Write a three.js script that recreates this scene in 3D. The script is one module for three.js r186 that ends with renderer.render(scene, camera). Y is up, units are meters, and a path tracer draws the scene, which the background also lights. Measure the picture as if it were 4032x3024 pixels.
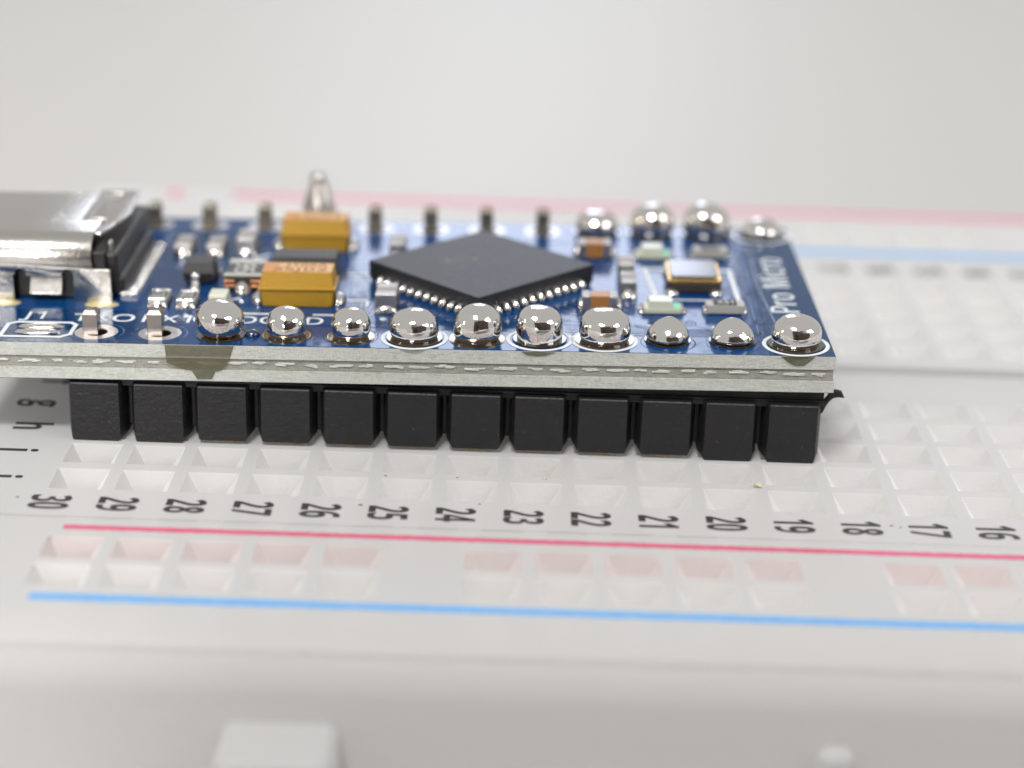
import * as THREE from 'three';
import { RoundedBoxGeometry } from 'three/addons/geometries/RoundedBoxGeometry.js';
import { ConvexGeometry } from 'three/addons/geometries/ConvexGeometry.js';
import { mergeGeometries, toCreasedNormals } from 'three/addons/utils/BufferGeometryUtils.js';
import { FontLoader } from 'three/addons/loaders/FontLoader.js';
import { TextGeometry } from 'three/addons/geometries/TextGeometry.js';
import { RectAreaLightUniformsLib } from 'three/addons/lights/RectAreaLightUniformsLib.js';

// ---------------------------------------------------------------- camera, light, exposure
// All lengths below are written in millimetres and turned into metres by S.
const S = 0.001;
const scene = new THREE.Scene();
const camera = new THREE.PerspectiveCamera(21.504, 4 / 3, 0.002, 20);
{
  const pitch = 0.3669, roll = 0.0325;
  const pos = new THREE.Vector3(2.7393, 32.1795, 85.9217).multiplyScalar(S);
  const fwd = new THREE.Vector3(0, -Math.sin(pitch), -Math.cos(pitch));
  const up = new THREE.Vector3(0, Math.cos(pitch), -Math.sin(pitch)).applyAxisAngle(fwd, -roll);
  camera.position.copy(pos); camera.up.copy(up);
  camera.lookAt(pos.clone().add(fwd));
  camera.focus = 80.4 * S;
  camera.userData.fStop = 29;
}
const renderer = new THREE.WebGLRenderer({ antialias: true });
renderer.toneMapping = THREE.LinearToneMapping;
renderer.toneMappingExposure = 1.31;
renderer.shadowMap.enabled = true;
RectAreaLightUniformsLib.init();
scene.background = new THREE.Color().setRGB(0.445, 0.44, 0.43);      // even ambient grey that fills in for the unseen room

// ---------------------------------------------------------------- helpers
let seed = 7;
const rnd = () => { seed = (seed * 16807) % 2147483647; return seed / 2147483647; };
const rr = (a, b) => a + (b - a) * rnd();
const taken = new Map();
function numbered(n) { const k = taken.get(n) ?? 0; taken.set(n, k + 1); return k ? `${n}_${String(k).padStart(3, '0')}` : n; }
const scaled = new WeakSet();
function inMetres(g) { if (!scaled.has(g)) { g.scale(S, S, S); scaled.add(g); } return g; }
function thing(name, label, category, x = 0, y = 0, z = 0) {
  const o = new THREE.Group(); o.name = numbered(name); o.position.set(x * S, y * S, z * S);
  o.userData = { label, category }; scene.add(o); return o;
}
function grp(name, parent, x = 0, y = 0, z = 0) { const o = new THREE.Group(); o.name = name; o.position.set(x * S, y * S, z * S); parent.add(o); return o; }
function msh(name, g, m, parent, x = 0, y = 0, z = 0) {
  const o = new THREE.Mesh(inMetres(g), m); o.name = name; o.position.set(x * S, y * S, z * S);
  o.castShadow = o.receiveShadow = true; parent.add(o); return o;
}
const rbox = (w, h, d, r = 0.06, seg = 3) => new RoundedBoxGeometry(w, h, d, seg, Math.min(r, w / 2.01, h / 2.01, d / 2.01));
// box given by its extents
function ext(x0, x1, y0, y1, z0, z1, r = 0.05) { const g = rbox(x1 - x0, y1 - y0, z1 - z0, r); g.translate((x0 + x1) / 2, (y0 + y1) / 2, (z0 + z1) / 2); return g; }
function flat(g) { const q = g.index ? g.toNonIndexed() : g; q.computeVertexNormals(); return q; }
function merge(list) {
  return mergeGeometries(list.map((g) => {
    const q = g.index ? g.toNonIndexed() : g;
    for (const k of Object.keys(q.attributes)) if (!['position', 'normal', 'uv'].includes(k)) q.deleteAttribute(k);
    if (!q.attributes.uv) q.setAttribute('uv', new THREE.BufferAttribute(new Float32Array(q.attributes.position.count * 2), 2));
    return q;
  }));
}
// planar uv on the top of things, in millimetres
function uvXZ(g, ox = 0, oz = 0, sx = 1, sz = 1) {
  const p = g.attributes.position, u = new Float32Array(p.count * 2);
  for (let i = 0; i < p.count; i++) { u[2 * i] = (p.getX(i) - ox) * sx; u[2 * i + 1] = (p.getZ(i) - oz) * sz; }
  g.setAttribute('uv', new THREE.BufferAttribute(u, 2)); return g;
}
function uvBox(g, k = 1) {
  const p = g.attributes.position, n = g.attributes.normal, u = new Float32Array(p.count * 2);
  for (let i = 0; i < p.count; i++) {
    const ax = Math.abs(n.getX(i)), ay = Math.abs(n.getY(i)), az = Math.abs(n.getZ(i));
    const [a, b] = ay >= ax && ay >= az ? [p.getX(i), p.getZ(i)] : az >= ax ? [p.getX(i), p.getY(i)] : [p.getZ(i), p.getY(i)];
    u[2 * i] = a * k; u[2 * i + 1] = b * k;
  }
  g.setAttribute('uv', new THREE.BufferAttribute(u, 2)); return g;
}
// value noise
function hash(x, y) { let h = (x * 374761393 + y * 668265263) | 0; h = Math.imul(h ^ (h >>> 13), 1274126177); return ((h ^ (h >>> 16)) >>> 0) / 4294967296; }
function vnoise(x, y, wrap) {
  const xi = Math.floor(x), yi = Math.floor(y), fx = x - xi, fy = y - yi, w = (a) => ((a % wrap) + wrap) % wrap;
  const sx = fx * fx * (3 - 2 * fx), sy = fy * fy * (3 - 2 * fy);
  const a = hash(w(xi), w(yi)), b = hash(w(xi + 1), w(yi)), c = hash(w(xi), w(yi + 1)), d = hash(w(xi + 1), w(yi + 1));
  return a + (b - a) * sx + (c - a) * sy + (a - b - c + d) * sx * sy;
}
function dataTex(n, fn, srgb = false, repeat = 1) {
  const d = new Uint8Array(n * n * 4);
  for (let y = 0; y < n; y++) for (let x = 0; x < n; x++) {
    const c = fn(x / n, y / n), k = 4 * (y * n + x);
    for (let i = 0; i < 3; i++) d[k + i] = Math.max(0, Math.min(255, 255 * (Array.isArray(c) ? c[i] : c)));
    d[k + 3] = 255;
  }
  const t = new THREE.DataTexture(d, n, n); t.wrapS = t.wrapT = THREE.RepeatWrapping; t.magFilter = THREE.LinearFilter;
  t.minFilter = THREE.LinearMipmapLinearFilter; t.generateMipmaps = true; if (srgb) t.colorSpace = THREE.SRGBColorSpace;
  t.repeat.set(repeat, repeat); t.needsUpdate = true; return t;
}
const fbm = (u, v, f, oct = 4) => { let s = 0, a = 0.5, n = 0; for (let i = 0; i < oct; i++) { s += a * vnoise(u * f, v * f, f); n += a; a *= 0.5; f *= 2; } return s / n; };
const lin = (r, g, b) => new THREE.Color().setRGB(r, g, b);
const std = (c, roughness, more = {}) => new THREE.MeshPhysicalMaterial({ color: c, roughness, ...more });

// ---------------------------------------------------------------- materials
const grain = dataTex(256, (u, v) => fbm(u, v, 16, 5));
const grainAt = (r) => { const t = grain.clone(); t.repeat.set(r, r); t.needsUpdate = true; return t; };
const M = {
  table: std(lin(0.475, 0.467, 0.447), 0.5, { bumpMap: grainAt(0.05), bumpScale: 0.00004 }),
  plastic: std(lin(0.715, 0.713, 0.712), 0.85, { transmission: 0.5, thickness: 0, clearcoat: 0.22, clearcoatRoughness: 0.38, bumpMap: grainAt(0.16), bumpScale: 0.000012 }),
  hole: std(lin(0.90, 0.895, 0.89), 0.85, { transmission: 0.6, thickness: 0, clearcoat: 0.4, clearcoatRoughness: 0.25, bumpMap: grainAt(0.3), bumpScale: 0.00003 }),  // same plastic, paler than the top: glow inside the sockets put into colour
  redBleedHole: std(lin(0.90, 0.80, 0.795), 0.85, { transmission: 0.6, thickness: 0, clearcoat: 0.4, clearcoatRoughness: 0.25, bumpMap: grainAt(0.3), bumpScale: 0.00003 }),  // socket plastic tinted pink: light bleeding from the red line, painted in
  shaft: std(lin(0.3, 0.29, 0.28), 0.6),
  ink: std(lin(0.03, 0.026, 0.028), 0.6),
  red: std(lin(0.64, 0.12, 0.22), 0.5), blue: std(lin(0.08, 0.37, 0.78), 0.5),
  core: std(lin(0.82, 0.81, 0.79), 0.8),
  solder: std(lin(0.74, 0.715, 0.69), 0.075, { metalness: 1, bumpMap: grainAt(0.45), bumpScale: 0.00002 }),
  dull: std(lin(0.58, 0.555, 0.53), 0.32, { metalness: 1, bumpMap: grainAt(1), bumpScale: 0.00002 }),
  pinMetal: std(lin(0.29, 0.262, 0.24), 0.24, { metalness: 1 }),
  glintDent: std(lin(0.75, 0.73, 0.70), 0.3, { metalness: 1 }),  // paler than the shell steel, so the dimples carry a glint
  steel: std(lin(0.56, 0.54, 0.51), 0.22, { metalness: 1, bumpMap: grainAt(0.6), bumpScale: 0.000008 }),
  gold: std(lin(0.78, 0.50, 0.16), 0.22, { metalness: 1 }), brass: std(lin(0.62, 0.50, 0.30), 0.35, { metalness: 1 }),
  copper: std(lin(0.62, 0.27, 0.13), 0.35, { metalness: 1 }),
  flux: std(lin(0.035, 0.024, 0.014), 0.12, { clearcoat: 0.6 }),
  amberFlux: new THREE.MeshPhysicalMaterial({ color: lin(0.13, 0.12, 0.06), roughness: 0.16, transparent: true, opacity: 0.5, clearcoat: 1, clearcoatRoughness: 0.1 }),
  paleFlux: std(lin(0.46, 0.40, 0.20), 0.22, { clearcoat: 0.7 }), pinDark: std(lin(0.22, 0.20, 0.165), 0.55, { metalness: 1 }),
  silk: std(lin(0.70, 0.74, 0.75), 0.5),
  black: std(lin(0.019, 0.0185, 0.02), 0.52, {}),
  chip: std(lin(0.021, 0.021, 0.023), 0.36, { bumpMap: grainAt(0.9), bumpScale: 0.00003 }),
  chipSide: std(lin(0.016, 0.0155, 0.016), 0.55, { bumpMap: grainAt(0.9), bumpScale: 0.00003 }),
  smallBlack: std(lin(0.02, 0.019, 0.018), 0.4, { bumpMap: grainAt(0.9), bumpScale: 0.00002 }),
  tantalum: std(lin(0.44, 0.245, 0.018), 0.45, { bumpMap: grainAt(0.7), bumpScale: 0.00002 }),
  tantalumBar: std(lin(0.50, 0.225, 0.065), 0.5), tantalumEtch: std(lin(0.58, 0.37, 0.20), 0.55), tantalumText: std(lin(0.33, 0.16, 0.05), 0.6),
  ceramic: std(lin(0.42, 0.41, 0.37), 0.45), resTop: std(lin(0.03, 0.031, 0.034), 0.62), mark: std(lin(0.62, 0.62, 0.60), 0.5),
  mlccBrown: std(lin(0.36, 0.165, 0.045), 0.4), mlccGrey: std(lin(0.20, 0.17, 0.14), 0.42),
  ledWhite: std(lin(0.66, 0.68, 0.56), 0.3, { transmission: 0.2, thickness: 0 }), ledBase: std(lin(0.58, 0.59, 0.45), 0.45), ledGreen: std(lin(0.10, 0.46, 0.27), 0.35),
  lid: std(lin(0.33, 0.33, 0.345), 0.34, { metalness: 1 }), xtalBase: std(lin(0.045, 0.032, 0.028), 0.45),
  maskDome: std(lin(0.008, 0.028, 0.075), 0.06, { clearcoat: 1 }),
  crumb: std(lin(0.60, 0.57, 0.40), 0.4),
};

// board outline, in the board's own axes: x along the pins, y up from the solder mask, z towards the camera
const PX0 = -19.6, PX1 = 15.62, PZ0 = -7.6, PZ1 = 10.17, PT = 1.57;
const PAD = [-14.16, -11.58, -9.08, -6.44, -3.84, -1.26, 1.26, 3.80, 6.42, 8.99, 11.62, 14.16];
const PADZ = 8.9, FARZ = -6.38, FAR = [-14.45, -11.85, -9.2, -6.6, -3.99, -1.35, 1.31, 3.94, 6.52, 9.10, 11.72, 14.31];

// ---------------------------------------------------------------- solder-mask textures
function boardCanvases() {
  const W = 2048, H = Math.round(2048 * (PZ1 - PZ0) / (PX1 - PX0)), k = W / (PX1 - PX0);
  const mk = () => { const c = document.createElement('canvas'); c.width = W; c.height = H; return c; };
  const col = mk(), bum = mk(), a = col.getContext('2d'), b = bum.getContext('2d');
  const X = (x) => (x - PX0) * k, Z = (z) => (z - PZ0) * k;
  const base = 'rgb(4,50,92)', cop = 'rgb(10,58,108)';
  a.fillStyle = cop; a.fillRect(0, 0, W, H); b.fillStyle = 'rgb(150,150,150)'; b.fillRect(0, 0, W, H);
  // the right-hand strip and some islands have no copper under the mask
  const bare = (pts) => { for (const [c, f] of [[a, base], [b, 'rgb(95,95,95)']]) { c.fillStyle = f; c.beginPath(); pts.forEach(([x, z], i) => (i ? c.lineTo(X(x), Z(z)) : c.moveTo(X(x), Z(z)))); c.closePath(); c.fill(); } };
  bare([[13.3, PZ0], [PX1, PZ0], [PX1, PZ1], [13.0, PZ1]]);
  bare([[-19.6, 6.1], [-12.8, 6.1], [-11.2, 7.2], [-10.6, 10.2], [-19.6, 10.2]]);
  bare([[-4.5, -0.2], [-3.2, 2.8], [1.2, 7.4], [5.6, 3.4], [7.0, 6.4], [8.3, 7.5], [5.2, 7.9], [-2.2, 7.9], [-4.1, 6.6]]);
  bare([[-13.4, -5.4], [-9.9, -5.4], [-9.9, 1.0], [-12.4, 4.0], [-13.5, 4.4]]);
  const line = (pts, w = 0.2) => {
    for (const [c, f, g] of [[a, cop, w], [b, 'rgb(168,168,168)', w]]) {
      c.strokeStyle = f; c.lineWidth = g * k; c.lineJoin = 'round'; c.lineCap = 'round'; c.beginPath();
      pts.forEach(([x, z], i) => (i ? c.lineTo(X(x), Z(z)) : c.moveTo(X(x), Z(z)))); c.stroke();
    }
  };
  const gap = (pts, w = 0.14) => {
    for (const [c, f] of [[a, base], [b, 'rgb(80,80,80)']]) {
      c.strokeStyle = f; c.lineWidth = w * k; c.lineJoin = 'round'; c.beginPath();
      pts.forEach(([x, z], i) => (i ? c.lineTo(X(x), Z(z)) : c.moveTo(X(x), Z(z)))); c.stroke();
    }
  };
  // tracks from the chip's near sides to the front pads
  for (let i = 0; i < 11; i++) {
    const t = (i - 5) * 0.5, s = Math.SQRT1_2, n = 3.5;
    for (const side of [-1, 1]) {
      const x = 1.24 + side * (n * s) + t * s, z = 1.6 + n * s - side * t * s;
      const tx = PAD[Math.max(2, Math.min(10, Math.round(6 + side * (1.2 + i * 0.35))))];
      line([[x, z], [x + side * 0.9, z + 0.9], [tx - side * 0.3, 7.0 + 0.09 * i], [tx, 8.0]], 0.16);
    }
  }
  // grooves cut in the copper pour
  for (let i = 0; i < 5; i++) gap([[4.8 + i * 0.1, 7.0 + i * 0.28], [8.0, 6.95 + i * 0.3], [9.0 + i * 0.4, 7.3 + i * 0.2], [12.9, 7.3 + i * 0.12]], 0.1);
  gap([[13.55, 6.1], [13.3, 1], [13.45, -4.5]], 0.12); gap([[12.75, 7.6], [12.75, -5.0]], 0.12); gap([[13.75, 1.8], [13.75, 0.2]], 0.1);
  gap([[8.2, -1.5], [12.7, -1.5]], 0.1); gap([[7.0, 4.0], [8.5, 4.2], [8.5, 6.0]], 0.1);
  gap([[-9.0, 3.9], [-3.9, 3.9], [-3.9, 7.0]], 0.12); gap([[-9.2, 7.75], [-2.3, 7.75]], 0.1); gap([[-8.2, 7.8], [-8.2, 10.1]], 0.1);
  gap([[-4.6, 0.4], [-4.6, -4.6], [5.6, -4.6]], 0.12); gap([[-13.0, 4.3], [-12.2, 3.4], [-9.9, 3.3]], 0.1);
  for (const s of PAD.concat()) { for (const [c, f] of [[b, 'rgb(200,200,200)']]) { c.fillStyle = f; c.beginPath(); c.arc(X(s), Z(PADZ), 1.1 * k, 0, 7); c.fill(); } }
  // vias
  for (const [x, z] of [[-3.9, 4.0], [-4.1, 4.9], [-3.7, 5.6], [-2.6, 7.2], [3.4, -3.6], [8.6, 6.6], [10.0, 6.5], [12.9, 6.2], [-10.1, 3.0], [-13.2, 0.6], [5.3, -1.2], [7.5, 4.6], [12.9, 2.4], [13.3, -3.2], [-6.0, 7.1], [0.6, 7.8], [-11.0, 7.6], [-16.0, 6.4]]) {
    a.fillStyle = 'rgb(14,40,84)'; a.beginPath(); a.arc(X(x), Z(z), 0.17 * k, 0, 7); a.fill();
    b.fillStyle = 'rgb(225,225,225)'; b.beginPath(); b.arc(X(x), Z(z), 0.3 * k, 0, 7); b.fill(); b.fillStyle = 'rgb(60,60,60)'; b.beginPath(); b.arc(X(x), Z(z), 0.14 * k, 0, 7); b.fill();
  }
  // slow unevenness of the lacquer, in the relief only
  const im = b.getImageData(0, 0, W, H), d = im.data;
  for (let y = 0; y < H; y++) for (let x = 0; x < W; x++) {
    const q = 4 * (y * W + x), n = (vnoise(x / 46, y / 46, 4096) - 0.5) * 34 + (vnoise(x / 17, y / 17, 4096) - 0.5) * 12;
    for (let i = 0; i < 3; i++) d[q + i] = Math.max(0, Math.min(255, d[q + i] + n));
  }
  b.putImageData(im, 0, 0);
  const tex = (c, srgb) => { const t = new THREE.CanvasTexture(c); t.flipY = false; if (srgb) t.colorSpace = THREE.SRGBColorSpace; t.anisotropy = 8; return t; };
  return { col: tex(col, true), bum: tex(bum, false) };
}
const BT = boardCanvases();
M.mask = std(lin(1, 1, 1), 0.13, { map: BT.col, bumpMap: BT.bum, bumpScale: 0.00007, ior: 1.5, specularIntensity: 0.42 });

// glass-fibre edge: fine short fibres and blotches
function fibreTexture() {
  const c = document.createElement('canvas'); c.width = 2048; c.height = 128; const g = c.getContext('2d');
  g.fillStyle = 'rgb(186,188,183)'; g.fillRect(0, 0, 2048, 128);
  for (let i = 0; i < 5200; i++) {
    const x = rr(0, 2048), y = rr(0, 128), v = rnd(), l = rr(3, 26);
    g.strokeStyle = v < 0.45 ? `rgba(${128 + 20 * rnd()},${134 + 18 * rnd()},${122 + 18 * rnd()},0.4)` : `rgba(${205 + 25 * rnd()},${212 + 20 * rnd()},${198 + 20 * rnd()},0.4)`;
    g.lineWidth = rr(0.6, 2.2); g.beginPath(); g.moveTo(x, y); const vert = rnd() < 0.3; g.lineTo(x + (vert ? rr(-3, 3) : l), y + (vert ? l * 0.8 : rr(-3, 3))); g.stroke();
  }
  for (let i = 0; i < 240; i++) { g.strokeStyle = 'rgba(70,78,70,0.45)'; g.lineWidth = rr(0.5, 1.4); const x = rr(0, 2048), y = rr(0, 128); g.beginPath(); g.moveTo(x, y); for (let k = 1; k < 5; k++) g.lineTo(x + k * rr(4, 9), y + rr(-4, 4)); g.stroke(); }
  const t = new THREE.CanvasTexture(c); t.wrapS = t.wrapT = THREE.RepeatWrapping; t.colorSpace = THREE.SRGBColorSpace; t.repeat.set(1 / 20, 1 / 1.25); return t;
}
const FT = fibreTexture();
M.fibre = std(lin(1, 1, 1), 0.6, { map: FT, bumpMap: FT, bumpScale: 0.00003 });
M.fibreDark = std(lin(0.60, 0.585, 0.55), 0.65, { map: FT, bumpMap: FT, bumpScale: 0.00004 });
M.fibreChip = std(lin(0.54, 0.55, 0.53), 0.45, { bumpMap: grainAt(1.5), bumpScale: 0.00004 });
{ // dusty mould skin of the chip with a faint brown smear of dried flux
  const t = dataTex(512, (u, v) => { const n = fbm(u, v, 40, 3), m = fbm(u, v, 6, 3), e = Math.hypot((u - 0.40) / 0.16, (v - 0.36) / 0.07), sm = Math.max(0, 1 - e) * (0.4 + 0.6 * n), k = 0.14 + 0.045 * (n - 0.5) + 0.035 * (m - 0.5) + (hash(Math.floor(u * 512), Math.floor(v * 512)) > 0.9985 ? 0.22 : 0); return [k + 0.16 * sm, k + 0.09 * sm, k + 0.012]; }, true, 1 / 7);
  t.offset.set(0.5, 0.5); M.chip.map = t; M.chip.color = lin(1, 1, 1); M.chip.roughness = 0.4;
  // tarnished spots on otherwise bright solder
  const r = dataTex(256, (u, v) => { const n = fbm(u, v, 7, 4); return n > 0.6 ? 0.35 + (n - 0.6) * 2.4 : 0.3; }); M.solder.roughnessMap = r; M.solder.roughness = 0.24;
}
{ // scuffed black header plastic: pale nicks are scratches in the moulding
  const c = document.createElement('canvas'); c.width = c.height = 1024; const g = c.getContext('2d');
  g.fillStyle = 'rgb(39,38,40)'; g.fillRect(0, 0, 1024, 1024);
  for (let i = 0; i < 2600; i++) { g.fillStyle = `rgba(${rnd() < 0.5 ? '26,25,27' : '52,51,53'},0.35)`; g.fillRect(rr(0, 1024), rr(0, 1024), rr(1, 9), rr(1, 4)); }
  for (let i = 0; i < 190; i++) { g.strokeStyle = `rgba(150,148,150,${rr(0.2, 0.85)})`; g.lineWidth = rr(0.8, 2.4); const x = rr(0, 1024), y = rr(0, 1024), t = rr(0, 6.3), l = rr(1, 10); g.beginPath(); g.moveTo(x, y); g.lineTo(x + l * Math.cos(t), y + l * Math.sin(t)); g.stroke(); }
  const t = new THREE.CanvasTexture(c); t.wrapS = t.wrapT = THREE.RepeatWrapping; t.colorSpace = THREE.SRGBColorSpace; t.repeat.set(1 / 14, 1 / 14);
  const blot = dataTex(256, (u, v) => { const n = fbm(u, v, 24, 4); return 0.72 + 0.5 * n; }); blot.repeat.set(0.35, 0.35); for (const k of ['red', 'blue', 'ink']) { M[k].map = blot; } M.ink.color = lin(0.035, 0.03, 0.033);
  M.black.map = t; M.black.color = lin(0.52, 0.52, 0.53); M.black.bumpMap = grainAt(0.5); M.black.bumpScale = 0.00003;
}

// ---------------------------------------------------------------- lettering
const loader = new FontLoader();
const bold = await loader.loadAsync('fonts/droid/droid_sans_bold.typeface.json');
const sans = await loader.loadAsync('fonts/droid/droid_sans_regular.typeface.json');
// width: a stretch factor, or 2 + the wanted length in mm. dir: 'z' reads towards the camera with its tops to +x, 'x' reads along +x, 'far' reads away with its tops to -x
function lettering(text, font, size, dir, x, y, z, width = 1, depth = 0.012) {
  const g = new TextGeometry(text, { font, size, depth, curveSegments: 4, bevelEnabled: false });
  g.computeBoundingBox(); const b = g.boundingBox;
  g.translate(-(b.min.x + b.max.x) / 2, -(/[a-z]/.test(text) ? size / 2 : (b.min.y + b.max.y) / 2), 0); g.scale(width > 2 ? (width - 2) / (b.max.x - b.min.x) : width, 1, 1);
  const m = new THREE.Matrix4();
  if (dir === 'z') m.makeBasis(new THREE.Vector3(0, 0, 1), new THREE.Vector3(1, 0, 0), new THREE.Vector3(0, 1, 0));
  else if (dir === 'x') m.makeBasis(new THREE.Vector3(1, 0, 0), new THREE.Vector3(0, 0, -1), new THREE.Vector3(0, 1, 0));
  else m.makeBasis(new THREE.Vector3(0, 0, -1), new THREE.Vector3(-1, 0, 0), new THREE.Vector3(0, 1, 0));
  g.applyMatrix4(m); g.translate(x, y, z); return flat(g);
}
// a printed stripe with a slightly ragged edge, lying at height y
function stripe(x0, x1, z, w, y, th = 0.012) {
  const s = new THREE.Shape(), n = Math.round((x1 - x0) / 0.18), a = [], b = [];
  for (let i = 0; i <= n; i++) { const x = x0 + (x1 - x0) * i / n; a.push([x, w / 2 + rr(-0.025, 0.025)]); b.push([x, -w / 2 + rr(-0.025, 0.025)]); }
  a.forEach(([x, v], i) => (i ? s.lineTo(x, v) : s.moveTo(x, v))); b.reverse().forEach(([x, v]) => s.lineTo(x, v)); s.closePath();
  const g = new THREE.ExtrudeGeometry(s, { depth: th, bevelEnabled: false }); g.rotateX(-Math.PI / 2); g.translate(0, y, z); return flat(g);
}

// ---------------------------------------------------------------- table
const TABLE_Y = -8.7;
{
  const g = rbox(1400, 24, 1100, 4); g.translate(0, TABLE_Y - 12, -300); uvBox(g, 1);
  const t = msh('table', g, M.table, scene); t.userData = { kind: 'structure', label: 'pale satin table top under the breadboard', category: 'table' };
}

// ---------------------------------------------------------------- breadboard
const P = 2.54, colX = (c) => (24.5 - c) * P;
const ROWZ = { f: 3.81, g: 6.35, h: 8.89, i: 11.43, j: 13.97, e: -3.81, d: -6.35, c: -8.89, b: -11.43, a: -13.97 };
const BX0 = -21.3, BX1 = 62, BZ1 = 26.6, BZ0 = -28.4;
const bb = thing('breadboard', 'white plastic breadboard with black column numbers, red and blue lines, under the blue circuit board', 'breadboard');
// square funnel with its mouth at y = 0
function funnelGeometry(a, az, k = 0.66) {
  const q = [[1, 0], [0.965, 0.03], [0.965 - k * 0.80 / 1, 0.83]].map(([s, y]) => ({ hx: a * s, hz: az * s, y: -y }));
  const pos = [], quad = (p0, p1, p2, p3) => pos.push(...p0, ...p1, ...p2, ...p0, ...p2, ...p3);
  for (let i = 0; i + 1 < q.length; i++) {
    const A = q[i], B = q[i + 1], ca = [[-A.hx, A.y, -A.hz], [A.hx, A.y, -A.hz], [A.hx, A.y, A.hz], [-A.hx, A.y, A.hz]], cb = [[-B.hx, B.y, -B.hz], [B.hx, B.y, -B.hz], [B.hx, B.y, B.hz], [-B.hx, B.y, B.hz]];
    for (let e = 0; e < 4; e++) quad(ca[e], cb[e], cb[(e + 1) % 4], ca[(e + 1) % 4]);
  }
  const L = q[q.length - 1], lo = -2.6, ct = [[-L.hx, L.y, -L.hz], [L.hx, L.y, -L.hz], [L.hx, L.y, L.hz], [-L.hx, L.y, L.hz]], cl = ct.map(([x, , z]) => [x, lo, z]);
  for (let e = 0; e < 4; e++) quad(ct[e], cl[e], cl[(e + 1) % 4], ct[(e + 1) % 4]);
  quad(cl[3], cl[2], cl[1], cl[0]);
  const g = new THREE.BufferGeometry(); g.setAttribute('position', new THREE.Float32BufferAttribute(pos, 3)); g.computeVertexNormals(); uvBox(g); return g;
}
function holedSheet(x0, x1, z0, z1, holes) {        // top sheet at y = 0 with rectangular mouths
  const s = new THREE.Shape([[x0, z0], [x1, z0], [x1, z1], [x0, z1]].map(([x, z]) => new THREE.Vector2(x, -z)));
  for (const [x, z, a, b] of holes) s.holes.push(new THREE.Path([[x - a, z - b], [x - a, z + b], [x + a, z + b], [x + a, z - b]].map(([u, v]) => new THREE.Vector2(u, -v))));
  const g = new THREE.ShapeGeometry(s); g.rotateX(-Math.PI / 2); return uvBox(g);
}
const HA = 1.035, HZ = 0.985;
const mainHoles = [], railHoles = { near: [], far: [] };
for (let c = 30; c >= 1; c--) for (const z of Object.values(ROWZ)) mainHoles.push([colX(c), z, HA, HZ]);
for (let k = 0; k < 29; k++) {
  if (k % 6 === 5) continue;
  const x = -12.98 + k * P;
  railHoles.near.push([x, 20.02, 1.03, 0.86], [x, 22.26, 1.03, 0.86]);
  railHoles.far.push([x, -21.7, 1.03, 0.9], [x, -24.1, 1.03, 0.9]);
}
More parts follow.
